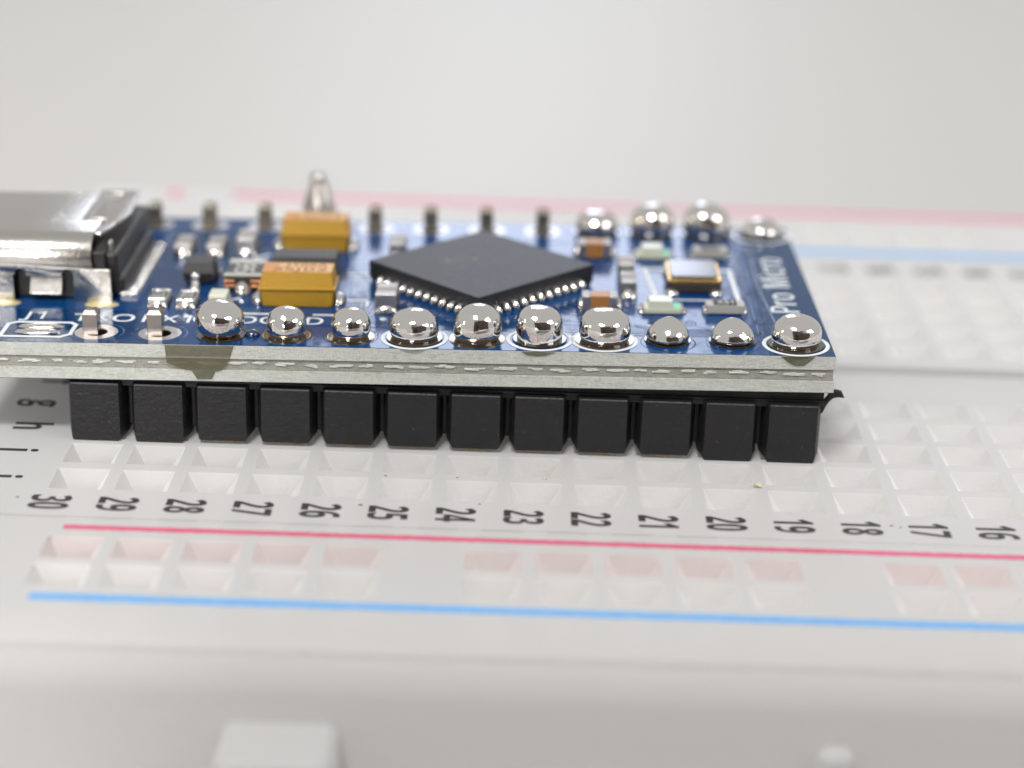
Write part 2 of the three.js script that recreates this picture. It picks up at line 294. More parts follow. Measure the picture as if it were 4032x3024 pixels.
{
  // main panel: a top sheet with mouths and its side walls down to the table
  const wall = (x0, x1, y0, y1, z0, z1) => ext(x0, x1, y0, y1, z0, z1, 0.02);
  const MZ = 17.45;
  const sides = [wall(BX1 - 0.5, BX1, TABLE_Y, -0.02, BZ0 + 0.8, BZ1 - 0.8)];
  const lip = (z, s) => { const sh = new THREE.Shape(); sh.moveTo(0, -0.16); sh.lineTo(0.16, -0.16); sh.quadraticCurveTo(0.16, 0, 0, 0); sh.closePath(); const g = new THREE.ExtrudeGeometry(sh, { depth: BX1 - BX0, bevelEnabled: false, curveSegments: 5 }); g.rotateY(Math.PI / 2); g.scale(1, 1, s > 0 ? -1 : 1); g.translate(BX0, 0, z); return g; };
  const end = wall(BX0 - 0.3, BX0 + 0.2, TABLE_Y, -0.02, BZ0 + 0.8, BZ1 - 0.8);
  const centre = wall(BX0 + 0.3, BX1, -0.6, -0.35, -1.7, 1.7);
  msh('backing_sheet', ext(BX0 + 0.5, BX1 - 0.5, TABLE_Y + 0.01, TABLE_Y + 0.8, BZ0 + 0.6, BZ1 - 0.6, 0.1), M.core, bb);
  const g = merge([holedSheet(BX0, BX1, -MZ, -1.6, mainHoles.filter((h) => h[1] < 0)), holedSheet(BX0, BX1, 1.6, MZ, mainHoles.filter((h) => h[1] > 0)),
    ...sides, end, centre, wall(BX0, BX1, -0.58, -0.02, 1.6, 1.75), wall(BX0, BX1, -0.58, -0.02, -1.75, -1.6)]);
  uvBox(g); msh('main_panel', g, M.plastic, bb);
  for (const [nm, zs, ze, holes] of [['near', MZ - 0.06, BZ1, railHoles.near], ['far', -MZ + 0.06, BZ0, railHoles.far]]) {
    const s = nm === 'near' ? 1 : -1, R = s > 0 ? 2.2 : 1.1, lo = Math.min(zs, ze - s * R), hi = Math.max(zs, ze - s * R);
    const parts = [holedSheet(BX0, BX1, lo + (s > 0 ? 0.1 : 0), hi - (s > 0 ? 0 : 0.1), holes)];
    // outer side: a rounded shoulder and a wall to the table
    const pts = []; for (let i = 0; i <= 12; i++) { const t = i / 12 * Math.PI / 2; pts.push([ze - s * R + s * R * Math.sin(t), -R + R * Math.cos(t)]); }
    pts.push([ze + s * 0.02, TABLE_Y]);
    const pos = [], nor = [];
    for (let i = 0; i + 1 < pts.length; i++) {
      const [za, ya] = pts[i], [zb, yb] = pts[i + 1];
      pos.push(BX0, ya, za, BX0, yb, zb, BX1, yb, zb, BX0, ya, za, BX1, yb, zb, BX1, ya, za);
      const nf = (j) => { const t = Math.min(j, 12) / 12 * Math.PI / 2; return [0, Math.cos(t), s * Math.sin(t)]; };
      const na = nf(i), nb = nf(i + 1); nor.push(...na, ...nb, ...nb, ...na, ...nb, ...na);
    }
    if (s < 0) for (let i = 0; i < pos.length; i += 9) for (const A of [pos, nor]) { const t = A.slice(i + 3, i + 6); for (let k = 0; k < 3; k++) { A[i + 3 + k] = A[i + 6 + k]; A[i + 6 + k] = t[k]; } }
    const sg = new THREE.BufferGeometry(); sg.setAttribute('position', new THREE.Float32BufferAttribute(pos, 3)); sg.setAttribute('normal', new THREE.Float32BufferAttribute(nor, 3)); parts.push(sg);
    const gg = merge(parts); uvBox(gg); const rail = msh('power_rail', gg, M.plastic, bb);
    if (nm === 'near') {                             // dovetail tabs on the long side
      msh('tab', ext(-6.6, -2.7, TABLE_Y + 0.2, -3.1, BZ1 - 0.5, BZ1 + 2.6, 0.45), M.plastic, rail);
      msh('tab', ext(13.4, 14.7, TABLE_Y + 0.2, -3.3, BZ1 - 0.3, BZ1 + 0.6, 0.5), M.plastic, rail);
    }
  }
  // sockets: the ones the picture shows are meshes of their own, the rest are joined
  const fm = inMetres(funnelGeometry(HA, HZ)), fn = inMetres(funnelGeometry(1.03, 0.86)), ff = inMetres(funnelGeometry(1.03, 0.9));
  const rest = [];
  const put = (x, z, g, m) => { if (x < 36) msh('socket', g, m, bb, x, 0, z); else rest.push([x, z, g]); };
  for (const [x, z] of mainHoles) put(x, z, fm, M.hole);
  for (const [x, z] of railHoles.near) put(x, z, fn, z < 21 ? M.redBleedHole : M.hole);
  for (const [x, z] of railHoles.far) put(x, z, ff, M.hole);
  const rg = mergeGeometries(rest.map(([x, z, g]) => { const q = g.clone(); q.translate(x * S, 0, z * S); return q; })); scaled.add(rg);
  const ro = msh('socket_field', rg, M.hole, bb); ro.userData.kind = 'stuff';
  // printing
  for (let c = 30; c >= 10; c--) {
    msh('column_number', lettering(String(c), bold, 1.52, 'z', colX(c) * 1.0098 - 0.51, 0.004, 16.22, 0.56), M.ink, bb);
    msh('column_number', lettering(String(c), bold, 1.52, 'z', colX(c) + 0.45, 0.004, -16.4, 0.56), M.ink, bb);
  }
  for (const [ch, z] of Object.entries(ROWZ)) msh('row_letter', lettering(ch, bold, 1.5, 'z', -17.0, 0.004, z - 0.08, 0.74), M.ink, bb);
  msh('red_line', stripe(-13.63, 58, 18.36, 0.36, 0.004), M.red, bb); msh('blue_line', stripe(-13.6, 58, 23.95, 0.42, 0.004), M.blue, bb);
  msh('red_line', stripe(-13.7, 58, -26.7, 0.8, 0.004), M.red, bb); msh('blue_line', stripe(-13.7, 58, -19.3, 0.72, 0.004), M.blue, bb);
  msh('plus_sign', lettering('+', bold, 2.2, 'x', -17.0, 0.004, -26.6), M.red, bb); msh('plus_sign', lettering('+', bold, 2.0, 'x', -17.2, 0.004, 18.5), M.red, bb);
  for (const [x, z, r] of [[-2.89, 15.59, 0.11], [1.65, 15.16, 0.07], [-15.93, 15.86, 0.09], [-2.13, 12.75, 0.07], [17.34, 15.91, 0.09], [17.66, 16.02, 0.06], [0.7, 12.7, 0.06], [-13.9, 19.3, 0.08]]) { const g = new THREE.CylinderGeometry(r * 0.6, r * 0.66, 0.01, 7); g.scale(1.3, 1, 0.7); msh('ink_speck', g, M.ink, bb, x, 0.007, z); }
  msh('minus_sign', stripe(-18, -16.2, -19.4, 0.4, 0.004), M.blue, bb);
}

// ---------------------------------------------------------------- microcontroller board
const TILT = 0.01468;
const pcb = thing('microcontroller_board', 'blue microcontroller board with shiny solder balls, soldered on black headers plugged into breadboard', 'circuit board', 0, 4.46, 0);
pcb.rotation.z = TILT;
{
  const outline = (inset, holes, rad) => {
    const s = new THREE.Shape([[PX0 + inset, PZ0 + inset], [PX1 - inset, PZ0 + inset], [PX1 - inset, PZ1 - inset], [PX0 + inset, PZ1 - inset]].map(([x, z]) => new THREE.Vector2(x, -z)));
    for (const [x, z] of holes) { const p = new THREE.Path(); p.absarc(x, -z, rad, 0, Math.PI * 2, true); s.holes.push(p); }
    return s;
  };
  const bare = [[PAD[0], PADZ], [PAD[1], PADZ], ...FAR.slice(0, 8).map((x) => [x, FARZ])];
  const slab = (y0, y1, inset, rad = 0.5) => { const g = new THREE.ExtrudeGeometry(outline(inset, bare, rad), { depth: y1 - y0, bevelEnabled: false, curveSegments: 24 }); g.rotateX(-Math.PI / 2); g.translate(0, y0, 0); return uvBox(flat(g)); };
  const lam = grp('laminate', pcb);
  msh('upper_ply', slab(-0.50, -0.022, 0), M.fibre, lam);
  msh('score_lip', slab(-0.575, -0.502, -0.012), M.fibre, lam);
  msh('broken_core', slab(-1.07, -0.577, 0.06), M.fibreDark, lam);
  msh('lower_ply', slab(-1.55, -1.072, 0.0), M.fibre, lam);
  msh('bottom_mask', slab(-PT, -1.552, 0.004), M.maskDome, lam);
  // pale torn chips of glass along the broken core, front and right edges
  for (let x = PX0 + 0.3; x < PX1 - 0.8;) {
    const w = rr(0.45, 0.95), y = -0.79 + rr(-0.05, 0.05), bits = [];
    for (let b = 0; b < 4; b++) {
      const bw = w * rr(0.3, 0.6), bx = x + (w - bw) * b / 3, h = rr(0.04, 0.11), by = y + rr(-0.035, 0.035), pts = [];
      for (let i = 0; i <= 3; i++) for (const q of [-1, 1]) { pts.push(new THREE.Vector3(bx + bw * i / 3 + rr(-0.02, 0.02), by + q * h / 2 * rr(0.5, 1.3), PZ1 - 0.015 + rr(-0.035, 0.012)), new THREE.Vector3(bx + bw * i / 3, by + q * h / 2, PZ1 - 0.3)); }
      bits.push(flat(new ConvexGeometry(pts)));
    }
    msh('glass_chip', merge(bits), M.fibreChip, lam); x += w + rr(0.12, 0.5);
  }
  const mg = new THREE.ExtrudeGeometry(outline(0.015, bare, 0.86), { depth: 0.02, bevelEnabled: false, curveSegments: 40 }); mg.rotateX(-Math.PI / 2); mg.translate(0, -0.02, 0);
  msh('solder_mask', uvXZ(flat(mg), PX0, PZ0, 1 / (PX1 - PX0), 1 / (PZ1 - PZ0)), M.mask, pcb);
  // open plated holes
  const tube = (m) => { const g = new THREE.LatheGeometry([[0.44, -1.5], [0.44, -0.03], [0.47, 0.0], [0.86, 0.0], [0.9, -0.02]].map(([a, b]) => new THREE.Vector2(a, b)), 48); return g; };
  const tg = tube();
  for (const [x, z] of bare) msh('plated_hole', tg, M.dull, pcb, x, 0.004, z);
}
// header strips, upright on the breadboard although the board above them is tilted
function headerStrip(xs, z, near) {
  const h = grp('pin_header', pcb); h.rotation.z = -TILT;
  const base = 0.01 - 4.46, top = base + 2.5, sx = near ? 2.565 : 2.54;
  const lv = (y, fx, fz, sxx, sz) => [[-fx, fz], [fx, fz], [sxx, sz], [sxx, -sz], [fx, -fz], [-fx, -fz], [-sxx, -sz], [-sxx, sz]].map(([a, b]) => new THREE.Vector3(a, y, b));
  const block = uvBox(flat(new ConvexGeometry([...lv(0, 0.91, 1.24, 1.02, 0.4), ...lv(0.06, 0.95, 1.27, 1.07, 0.42), ...lv(0.2, 0.98, 1.27, 1.21, 0.45), ...lv(2.45, 0.97, 1.27, 1.21, 0.45), ...lv(2.5, 0.94, 1.23, 1.17, 0.42)])));
  const x0 = -sx * 5.5, shift = 0.03;
  for (let k = 0; k < 12; k++) {
    const b = block.clone(), u = b.attributes.uv; for (let i = 0; i < u.count; i++) u.setXY(i, u.getX(i) + k * 2.9, u.getY(i) + (k % 5) * 3.1);
    const x = x0 + k * sx + shift, lift = near && k > 1 && k < 10 ? 0.17 : 0;
    if (lift) { const p = b.attributes.position; for (let i = 0; i < p.count; i++) if (p.getY(i) < 1) p.setY(i, p.getY(i) + lift); }
    msh('header_block', b, M.black, h, x, base, z);
    const py = k === 0 ? 0 : 0;
    msh('pin', ext(-0.32, 0.32, -3.2, 0.6, -0.32, 0.32, 0.05), M.brass, h, x, base + py, z);
  }
  msh('header_web', ext(x0 - 1.1, -x0 + 1.1, 0.42, 2.46, -0.36, 0.36, 0.03), M.black, h, shift, base, z);
  if (near) msh('gap_dark_rib', ext(x0 - 1.2, -x0 + 1.24, 2.3, 2.62, -0.95, 0.9, 0.02), M.black, h, shift, base, z);  // black strip added to keep the gap under the board dark
  if (near) msh('gap_dark_wedge', ext(-2.0, -x0 + 1.22, 2.4, 2.92, -0.95, 0.82, 0.02), M.black, h, shift, base, z);  // second added black strip, where that gap widens
  if (near) {                                          // torn burr of plastic at the cut end
    const p = [[15.2, 1.8], [15.24, 2.1], [15.34, 2.4], [15.56, 2.66], [15.6, 2.82], [15.84, 2.93], [16.06, 2.88], [16.18, 2.66], [15.95, 2.68], [15.76, 2.64], [15.6, 2.5], [15.48, 2.3], [15.36, 2.0]];
    const s = new THREE.Shape(p.map(([x, y]) => new THREE.Vector2(x, y))); const g = new THREE.ExtrudeGeometry(s, { depth: 0.14, bevelEnabled: true, bevelSize: 0.03, bevelThickness: 0.03, bevelSegments: 1 });
    msh('plastic_burr', flat(g), M.black, h, 0.02, base, z + 0.4);
  }
}
headerStrip(PAD, 8.89, true); headerStrip(FAR, -6.35, false);

// upper ends of the header pins, in holes left unsoldered
const pinTop = (h) => merge([ext(-0.31, 0.31, -1.4, h - 0.14, -0.31, 0.31, 0.03), (() => { const g = new ConvexGeometry([[-0.3, 0, -0.3], [0.3, 0, -0.3], [0.3, 0, 0.3], [-0.3, 0, 0.3], [-0.2, 0.15, -0.2], [0.2, 0.15, -0.2], [0.2, 0.15, 0.2], [-0.2, 0.15, 0.2]].map((a) => new THREE.Vector3(...a))); g.translate(0, h - 0.15, 0); return flat(g); })()]);
msh('pin_tip', pinTop(1.02), M.pinMetal, pcb, PAD[0] - 0.16, 0, PADZ + 0.05); msh('pin_tip', pinTop(1.06), M.pinMetal, pcb, PAD[1] - 0.14, 0, PADZ + 0.05);
for (let k = 0; k < 8; k++) if (k !== 3) { const p = msh('pin_tip', pinTop(1.12), M.pinDark, pcb, FAR[k], 0, FARZ); p.rotation.z = rr(-0.03, 0.03); }

// solder joints
function joint(kind, r, h, sd) {
  const n = 26, pts = [], yc = { ball: 0.34, tall: 0.34, cone: 0.12, low: 0.2, full: 0.46 }[kind] * h, kk = { ball: 0.5, tall: 0.2, cone: 0.5, low: 0.4, full: 0.8 }[kind], pw = { ball: 2.25, tall: 2.7, cone: 1.6, low: 2, full: 2.05 }[kind];
  for (let i = 0; i <= n; i++) { const t = i / n, y = h * (1 - (1 - t) * (1 - t) * (1 - 0.0)) ; const q = y < yc ? Math.sqrt(1 - (kk * (yc - y) / yc) ** 2) : Math.pow(Math.max(0, 1 - ((y - yc) / (h - yc)) ** pw), 1 / pw); pts.push(new THREE.Vector2(Math.max(1e-4, r * q), y)); }
  const g = new THREE.LatheGeometry(pts, 56), p = g.attributes.position;
  for (let i = 0; i < p.count; i++) {
    const x = p.getX(i), y = p.getY(i), z = p.getZ(i), a = Math.atan2(z, x), w = 1 + 0.018 * Math.sin(2 * a + sd) + 0.012 * Math.sin(3 * a + 2.3 * sd + y * 3) + 0.01 * Math.sin(y * 6 + sd * 3);
    p.setXYZ(i, x * w + 0.05 * y * Math.sin(sd * 1.7), y * (1 + 0.02 * Math.sin(x * 3 + sd)), z * w);
  }
  g.computeVertexNormals();
  // close the seam's normals
  const nn = g.attributes.normal, row = n + 1; for (let i = 0; i < row; i++) { const e = p.count - row + i, v = new THREE.Vector3(nn.getX(i) + nn.getX(e), nn.getY(i) + nn.getY(e), nn.getZ(i) + nn.getZ(e)).normalize(); nn.setXYZ(i, v.x, v.y, v.z); nn.setXYZ(e, v.x, v.y, v.z); }
  return g;
}
const ringGeo = (r0, r1, h) => { const s = new THREE.Shape(); s.absarc(0, 0, r1, 0, Math.PI * 2); const p = new THREE.Path(); p.absarc(0, 0, r0, 0, Math.PI * 2, true); s.holes.push(p); const g = new THREE.ExtrudeGeometry(s, { depth: h, bevelEnabled: false, curveSegments: 40 }); g.rotateX(-Math.PI / 2); return toCreasedNormals(g, 0.6); };
const NEAR = [[2, 'full', 0.98, 1.5, 0], [3, 'ball', 0.83, 1.2, 2], [4, 'ball', 0.81, 1.2, 2], [5, 'ball', 1.0, 1.18, 1], [6, 'ball', 0.97, 1.4, 2], [7, 'tall', 0.94, 1.36, 1], [8, 'ball', 1.07, 1.32, 1], [9, 'cone', 0.88, 0.96, 3], [10, 'cone', 0.90, 0.94, 3], [11, 'ball', 1.01, 1.2, 1]];
const ZS = { 2: 9.06, 3: 8.95, 4: 8.98, 5: 8.95, 6: 8.92, 7: 8.85, 8: 8.82, 9: 8.62, 10: 8.6, 11: 8.9 };
for (const [k, kind, r, h, style] of NEAR) {
  const j = grp('solder_joint', pcb, PAD[k], 0, ZS[k]);
  msh('solder', joint(kind, r, h, k * 1.37), M.solder, j, 0, style === 0 ? 0.0 : 0.06, 0);
  if (style === 1) { msh('flux_ring', ringGeo(r * 0.55, r + 0.13, 0.075), M.flux, j, 0, 0.002, 0); msh('printed_ring', ringGeo(1.2, 1.36, 0.016), M.silk, j, 0, 0.003, 0); }
  if (style === 2) { msh('flux_ring', ringGeo(r * 0.55, r + 0.1, 0.06), M.flux, j, 0, 0.002, 0); msh('pad_rim', ringGeo(r + 0.02, r + 0.14, 0.035), M.gold, j, 0, 0.003, 0); }
  if (style === 3) msh('flux_ring', ringGeo(r * 0.5, r + 0.06, 0.05), M.flux, j, 0, 0.002, 0);
  if (style === 0) msh('flux_ring', ringGeo(r * 0.5, r * 0.98, 0.05), M.flux, j, 0, 0.002, 0);
}
for (const [k, kind, r, h] of [[8, 'ball', 1.03, 1.05], [9, 'ball', 1.06, 1.42], [10, 'ball', 1.11, 1.5], [11, 'low', 0.93, 0.82]]) {
  const j = grp('solder_joint', pcb, FAR[k], 0, FARZ + 0.05);
  msh('solder', joint(kind, r, h, k * 2.1), M.solder, j, 0, 0.04, 0);
  msh('flux_ring', ringGeo(r * 0.5, r + 0.08, 0.05), M.flux, j, 0, 0.002, 0);
  if (k === 11) msh('printed_ring', ringGeo(1.2, 1.36, 0.016), M.silk, j, 0, 0.003, 0);
}
{ // tall solder spike on one far pin
  const j = grp('solder_joint', pcb, FAR[3], 0, FARZ), pts = [[1.0, 0], [0.95, 0.2], [0.85, 0.6], [0.76, 1.0], [0.66, 1.4], [0.56, 1.8], [0.44, 2.15], [0.40, 2.35], [0.39, 2.5], [0.31, 2.63], [0.15, 2.7], [0.001, 2.72]].map(([a, b]) => new THREE.Vector2(a, b));
  const g = new THREE.LatheGeometry(pts, 40), p = g.attributes.position;
  for (let i = 0; i < p.count; i++) { const x = p.getX(i), y = p.getY(i), z = p.getZ(i), a = Math.atan2(z, x), w = 1 + 0.05 * Math.sin(3 * a + y * 4) + 0.04 * Math.sin(7 * y + 2 * a); p.setXYZ(i, x * w - 0.03 * y, y, z * w); }
  g.computeVertexNormals(); msh('solder', g, M.dull, j);
}

// silkscreen
{
  const Y = 0.002;
  for (const [t, x, z, s, w] of [['J1', -17.15, 7.1, 0.85, 1.15], ['TXO', -14.2, 7.15, 0.85, 1.25], ['RX1', -11.6, 7.15, 0.85, 1.2], ['GND', -9.2, 7.1, 0.85, 1.12], ['GND', -6.45, 7.1, 0.85, 1.12], ['2', -3.84, 7.1, 0.8, 1], ['3', -1.26, 7.3, 0.8, 1], ['4', 1.26, 7.5, 0.8, 1], ['5', 3.8, 7.4, 0.8, 1], ['6', 6.42, 7.2, 0.8, 1]]) msh('printed_label', lettering(t, sans, s, 'x', x, Y, z, w, 0.014), M.silk, pcb);
  msh('printed_label', lettering('Pro', sans, 1.2, 'far', 14.2, Y, 3.62, 2 + 2.5, 0.014), M.silk, pcb);
  msh('printed_label', lettering('Micro', sans, 1.2, 'far', 14.2, Y, -0.6, 2 + 4.2, 0.014), M.silk, pcb);
  const path = (pts, w, closed = false) => {   // mitred line drawn as a thin ribbon
    const gs = []; const n = pts.length - (closed ? 0 : 1);
    for (let i = 0; i < n; i++) { const [x0, z0] = pts[i], [x1, z1] = pts[(i + 1) % pts.length], l = Math.hypot(x1 - x0, z1 - z0), g = new THREE.BoxGeometry(l + w * 0.8, 0.014, w); g.rotateY(-Math.atan2(z1 - z0, x1 - x0)); g.translate((x0 + x1) / 2, 0.007 + i * 0.0006, (z0 + z1) / 2); gs.push(g); }
    return merge(gs);
  };
  for (const [pts, w, c] of [
    [[[-17.55, 7.85], [-15.4, 7.85], [-15.15, 8.1], [-15.15, 9.25], [-15.5, 9.6], [-17.9, 9.6], [-17.9, 8.1]], 0.17, true],
    [[[9.25, -0.85], [8.5, -0.85], [8.8, 2.8]], 0.2], [[[9.4, 3.48], [12.35, 3.48]], 0.13], [[[11.9, -0.8], [12.32, -0.8], [12.36, 3.3]], 0.2],
    [[[-7.4, 6.32], [-9.0, 6.32], [-9.3, 6.0], [-9.3, 4.6], [-9.0, 4.35]], 0.16], [[[-5.6, 6.32], [-4.6, 6.32]], 0.14], [[[-4.55, 4.35], [-3.65, 4.35], [-3.5, 4.5], [-3.5, 5.1]], 0.16],
    [[[-4.6, 0.75], [-3.7, 0.75]], 0.15], [[[-3.6, -1.2], [-3.35, -0.4]], 0.2], [[[-8.4, -0.1], [-9.0, -0.3], [-9.0, -1.4], [-8.5, -1.8]], 0.18],
    [[[8.3, 6.9], [9.5, 6.9]], 0.12], [[[11.0, 6.95], [12.3, 6.7]], 0.16], [[[5.0, 8.45], [5.25, 8.7]], 0.12]]) msh('printed_outline', path(pts, w, c), M.silk, pcb, 0, Y, 0);
  // solder jumper beside the open pads
  const jp = grp('solder_jumper', pcb, -16.5, 0, 8.73);
  for (const z of [-0.33, 0.33]) { const g = new THREE.SphereGeometry(1, 28, 16, 0, 6.2832, 0, Math.PI / 2); g.scale(0.95, 0.16, 0.27); msh('solder', g, M.solder, jp, 0, 0.0, z); }
  const dome = new THREE.SphereGeometry(0.3, 32, 16, 0, 6.2832, 0, Math.PI / 2); dome.scale(1.05, 0.85, 1); msh('mask_bubble', dome, M.maskDome, pcb, -7.82, 0, 8.95);
  // flux run down the front edge and small stains below two joints
  const run = (pts, d) => { const s = new THREE.Shape(pts.map(([x, y]) => new THREE.Vector2(x, y))); return toCreasedNormals(new THREE.ExtrudeGeometry(s, { depth: d, bevelEnabled: true, bevelSize: 0.03, bevelThickness: 0.02, bevelSegments: 2 }), 0.5); };
  msh('flux_residue', run([[-11.15, -0.06], [-8.45, -0.05], [-8.6, -0.5], [-8.75, -0.85], [-8.95, -1.05], [-9.2, -1.1], [-9.35, -1.42], [-9.9, -1.44], [-10.1, -1.1], [-10.6, -0.98], [-11.1, -0.75], [-11.12, -0.4]], 0.015), M.amberFlux, pcb, 0, 0, PZ1 + 0.02);
  msh('flux_residue', run([[13.45, -0.04], [14.75, -0.04], [14.55, -0.22], [14.35, -0.38], [14.05, -0.4], [13.8, -0.3]], 0.015), M.amberFlux, pcb, 0, 0, PZ1 + 0.02);
  msh('flux_residue', run([[3.1, -0.04], [4.4, -0.04], [4.05, -0.16], [3.7, -0.19], [3.3, -0.15]], 0.012), M.amberFlux, pcb, 0, 0, PZ1 + 0.02);
}

// main chip: square body turned 45 degrees, solder-wetted pads round its foot
{
  const c = grp('main_chip', pcb, 1.24, 0, 1.6); c.rotation.y = Math.PI / 4;
  const g = ext(-3.47, 3.47, 0.16, 0.95, -3.47, 3.47, 0.025); uvBox(g); msh('body', g, M.chip, c);
  msh('foot', ext(-3.40, 3.40, 0.02, 0.16, -3.40, 3.40, 0.01), M.chipSide, c);
  const pg = new THREE.SphereGeometry(1, 16, 12); pg.scale(0.16, 0.29, 0.34); pg.rotateX(0.5); inMetres(pg);
  for (let s = 0; s < 4; s++) for (let i = 0; i < 11; i++) { const a = s * Math.PI / 2, t = (i - 5) * 0.5 + 0.0, d = 3.58; const o = msh('pin', pg, M.solder, c, t * Math.cos(a) + d * Math.sin(a), 0.17 + rr(-0.01, 0.02), -t * Math.sin(a) + d * Math.cos(a)); o.rotation.y = a; }
  const sp = rbox(0.1, 0.03, 0.08, 0.01); msh('dust_speck', sp, M.brass, c, -0.9, 0.955, -1.2); msh('dust_speck', sp, M.brass, c, 0.1, 0.955, -0.5);
}

// tantalum capacitors: two moulded halves, polarity bar, etched marking
function tantalum(x0, x1, z0, z1, h, text) {
  const t = grp('tantalum_capacitor', pcb), xm = (x0 + x1) / 2, zm = (z0 + z1) / 2, hx = (x1 - x0) / 2, hz = (z1 - z0) / 2, yb = 0.04, ys = h * 0.53;
  const half = (ya, ax, az, yb2, bx, bz) => { const v = []; for (const [y, hx2, hz2] of [[ya, ax, az], [yb2, bx, bz]]) for (const [sx, sz] of [[1, 1], [1, -1], [-1, 1], [-1, -1]]) { v.push(new THREE.Vector3(sx * hx2, y, sz * (hz2 - 0.06)), new THREE.Vector3(sx * (hx2 - 0.06), y, sz * hz2)); } return uvBox(flat(new ConvexGeometry(v))); };
  msh('lower_half', half(yb, hx - 0.10, hz - 0.06, ys, hx, hz), M.tantalum, t, xm, 0, zm);
  msh('seam', (() => { const g = rbox(2 * hx + 0.13, 0.075, 2 * hz + 0.13, 0.033), p = g.attributes.position; for (let i = 0; i < p.count; i++) p.setY(i, p.getY(i) + 0.012 * Math.sin(p.getX(i) * 5.1)); return g; })(), M.tantalum, t, xm, ys + 0.015, zm);
  msh('upper_half', half(ys + 0.03, hx - 0.015, hz - 0.015, h, hx - 0.1, hz - 0.16), M.tantalum, t, xm, 0, zm);
  const tz = hz - 0.16;
  msh('polarity_bar', ext(-hx + 0.12, -hx + 0.72, 0, 0.012, -tz + 0.02, tz - 0.02, 0.004), M.tantalumBar, t, xm, h, zm);
  msh('etched_panel', ext(-hx + 0.74, hx - 0.14, 0, 0.010, -tz + 0.08, tz - 0.12, 0.004), M.tantalumEtch, t, xm, h, zm);
  msh('marking', lettering(text[0], bold, 0.42, 'x', xm + 0.3, h + 0.012, zm - 0.28, 1.15, 0.006), M.tantalumText, t);
  msh('marking', lettering(text[1], bold, 0.46, 'x', xm + 0.1, h + 0.012, zm + 0.33, 1.35, 0.006), M.tantalumText, t);
  for (const s of [-1, 1]) {
    msh('terminal', ext(xm + s * hx - 0.03, xm + s * hx + 0.05, 0.05, ys, zm - 0.55, zm + 0.55, 0.02), M.dull, t, s * 0.02, 0, 0);
    const g = new THREE.SphereGeometry(1, 20, 12, 0, 6.2832, 0, Math.PI / 2); g.scale(0.34, 0.42, 0.62); msh('fillet', g, M.solder, t, xm + s * (hx + 0.12), 0, zm);
  }
}
tantalum(-7.98, -4.84, 3.72, 5.42, 1.5, ['J106A', '35JD2']); tantalum(-8.0, -4.92, -4.02, -2.36, 1.5, ['J106A', '35JD2']);

// black regulator between the tantalum capacitors
{
  const b = grp('voltage_regulator', pcb, -6.47, 0, 1.2);
  const v = []; for (const [y, a, z] of [[0.1, 1.38, 0.72], [0.6, 1.45, 0.8], [1.08, 1.36, 0.62]]) for (const [sx, sz] of [[1, 1], [1, -1], [-1, 1], [-1, -1]]) v.push(new THREE.Vector3(sx * a, y, sz * z));
  msh('body', uvBox(flat(new ConvexGeometry(v))), M.smallBlack, b);
  for (const [x, s] of [[-0.95, 1], [0, 1], [0.95, 1], [-0.95, -1], [0.95, -1]]) msh('lead', ext(x - 0.2, x + 0.2, 0, 0.25, s > 0 ? 0.7 : -1.3, s > 0 ? 1.3 : -0.7, 0.05), M.solder, b);
}
// chip parts. axis 'x' or 'z' tells where the two metal ends point
function fillet(x, z, w, d, h, parent, m = M.solder) { const g = new THREE.SphereGeometry(1, 20, 12, 0, 6.2832, 0, Math.PI / 2); g.scale(w, h, d); msh('fillet', g, m, parent, x, 0, z); }
function chipPart(name, x0, x1, z0, z1, h, axis, bodyM, termM, opt = {}) {
  const c = grp(name, pcb), e = opt.term ?? 0.3, k = 0.02, y0 = 0.04;
  const A = axis === 'x';
  msh('body', uvBox(A ? ext(x0 + e - 0.02, x1 - e + 0.02, y0 + k, h - k, z0 + k, z1 - k, 0.02) : ext(x0 + k, x1 - k, y0 + k, h - k, z0 + e - 0.02, z1 - e + 0.02, 0.02)), bodyM, c);
  for (const s of [0, 1]) {
    msh('terminal', A ? ext(s ? x1 - e : x0, s ? x1 : x0 + e, y0, h, z0, z1, opt.r ?? 0.07) : ext(x0, x1, y0, h, s ? z1 - e : z0, s ? z1 : z0 + e, opt.r ?? 0.07), termM, c);
    if (opt.fil !== 0) { const f = opt.fil ?? 0.2; if (A) fillet(s ? x1 + 0.02 : x0 - 0.02, (z0 + z1) / 2, f, (z1 - z0) * 0.48, h * 0.7, c); else fillet((x0 + x1) / 2, s ? z1 + 0.0 : z0 - 0.0, (x1 - x0) * 0.55, f, h * (opt.fh ?? 0.4), c); }
  }
  return c;
}
function resistor(x0, x1, z0, z1, axis, text, size) {
  const c = chipPart('resistor', x0, x1, z0, z1, 0.45, axis, M.ceramic, axis === 'x' ? M.ceramic : M.solder, { term: axis === 'x' ? 0.18 : 0.22, fil: axis === 'x' ? 0.16 : 0.2, r: 0.05, fh: 0.85 });
  const i = 0.3; msh('resist_film', axis === 'x' ? ext(x0 + i, x1 - i, 0.43, 0.465, z0 + 0.06, z1 - 0.06, 0.01) : ext(x0 + 0.06, x1 - 0.06, 0.43, 0.465, z0 + i, z1 - i, 0.01), M.resTop, c);
  msh('marking', lettering(text, sans, size, axis === 'x' ? 'x' : 'z', (x0 + x1) / 2, 0.466, (z0 + z1) / 2, axis === 'x' ? 0.85 : 0.8, 0.006), M.mark, c);
  if (axis === 'x') for (const s of [0, 1]) msh('terminal_edge', ext(s ? x1 - 0.03 : x0 - 0.03, s ? x1 + 0.03 : x0 + 0.03, 0.03, 0.42, z0 + 0.04, z1 - 0.04, 0.02), M.solder, c);
}
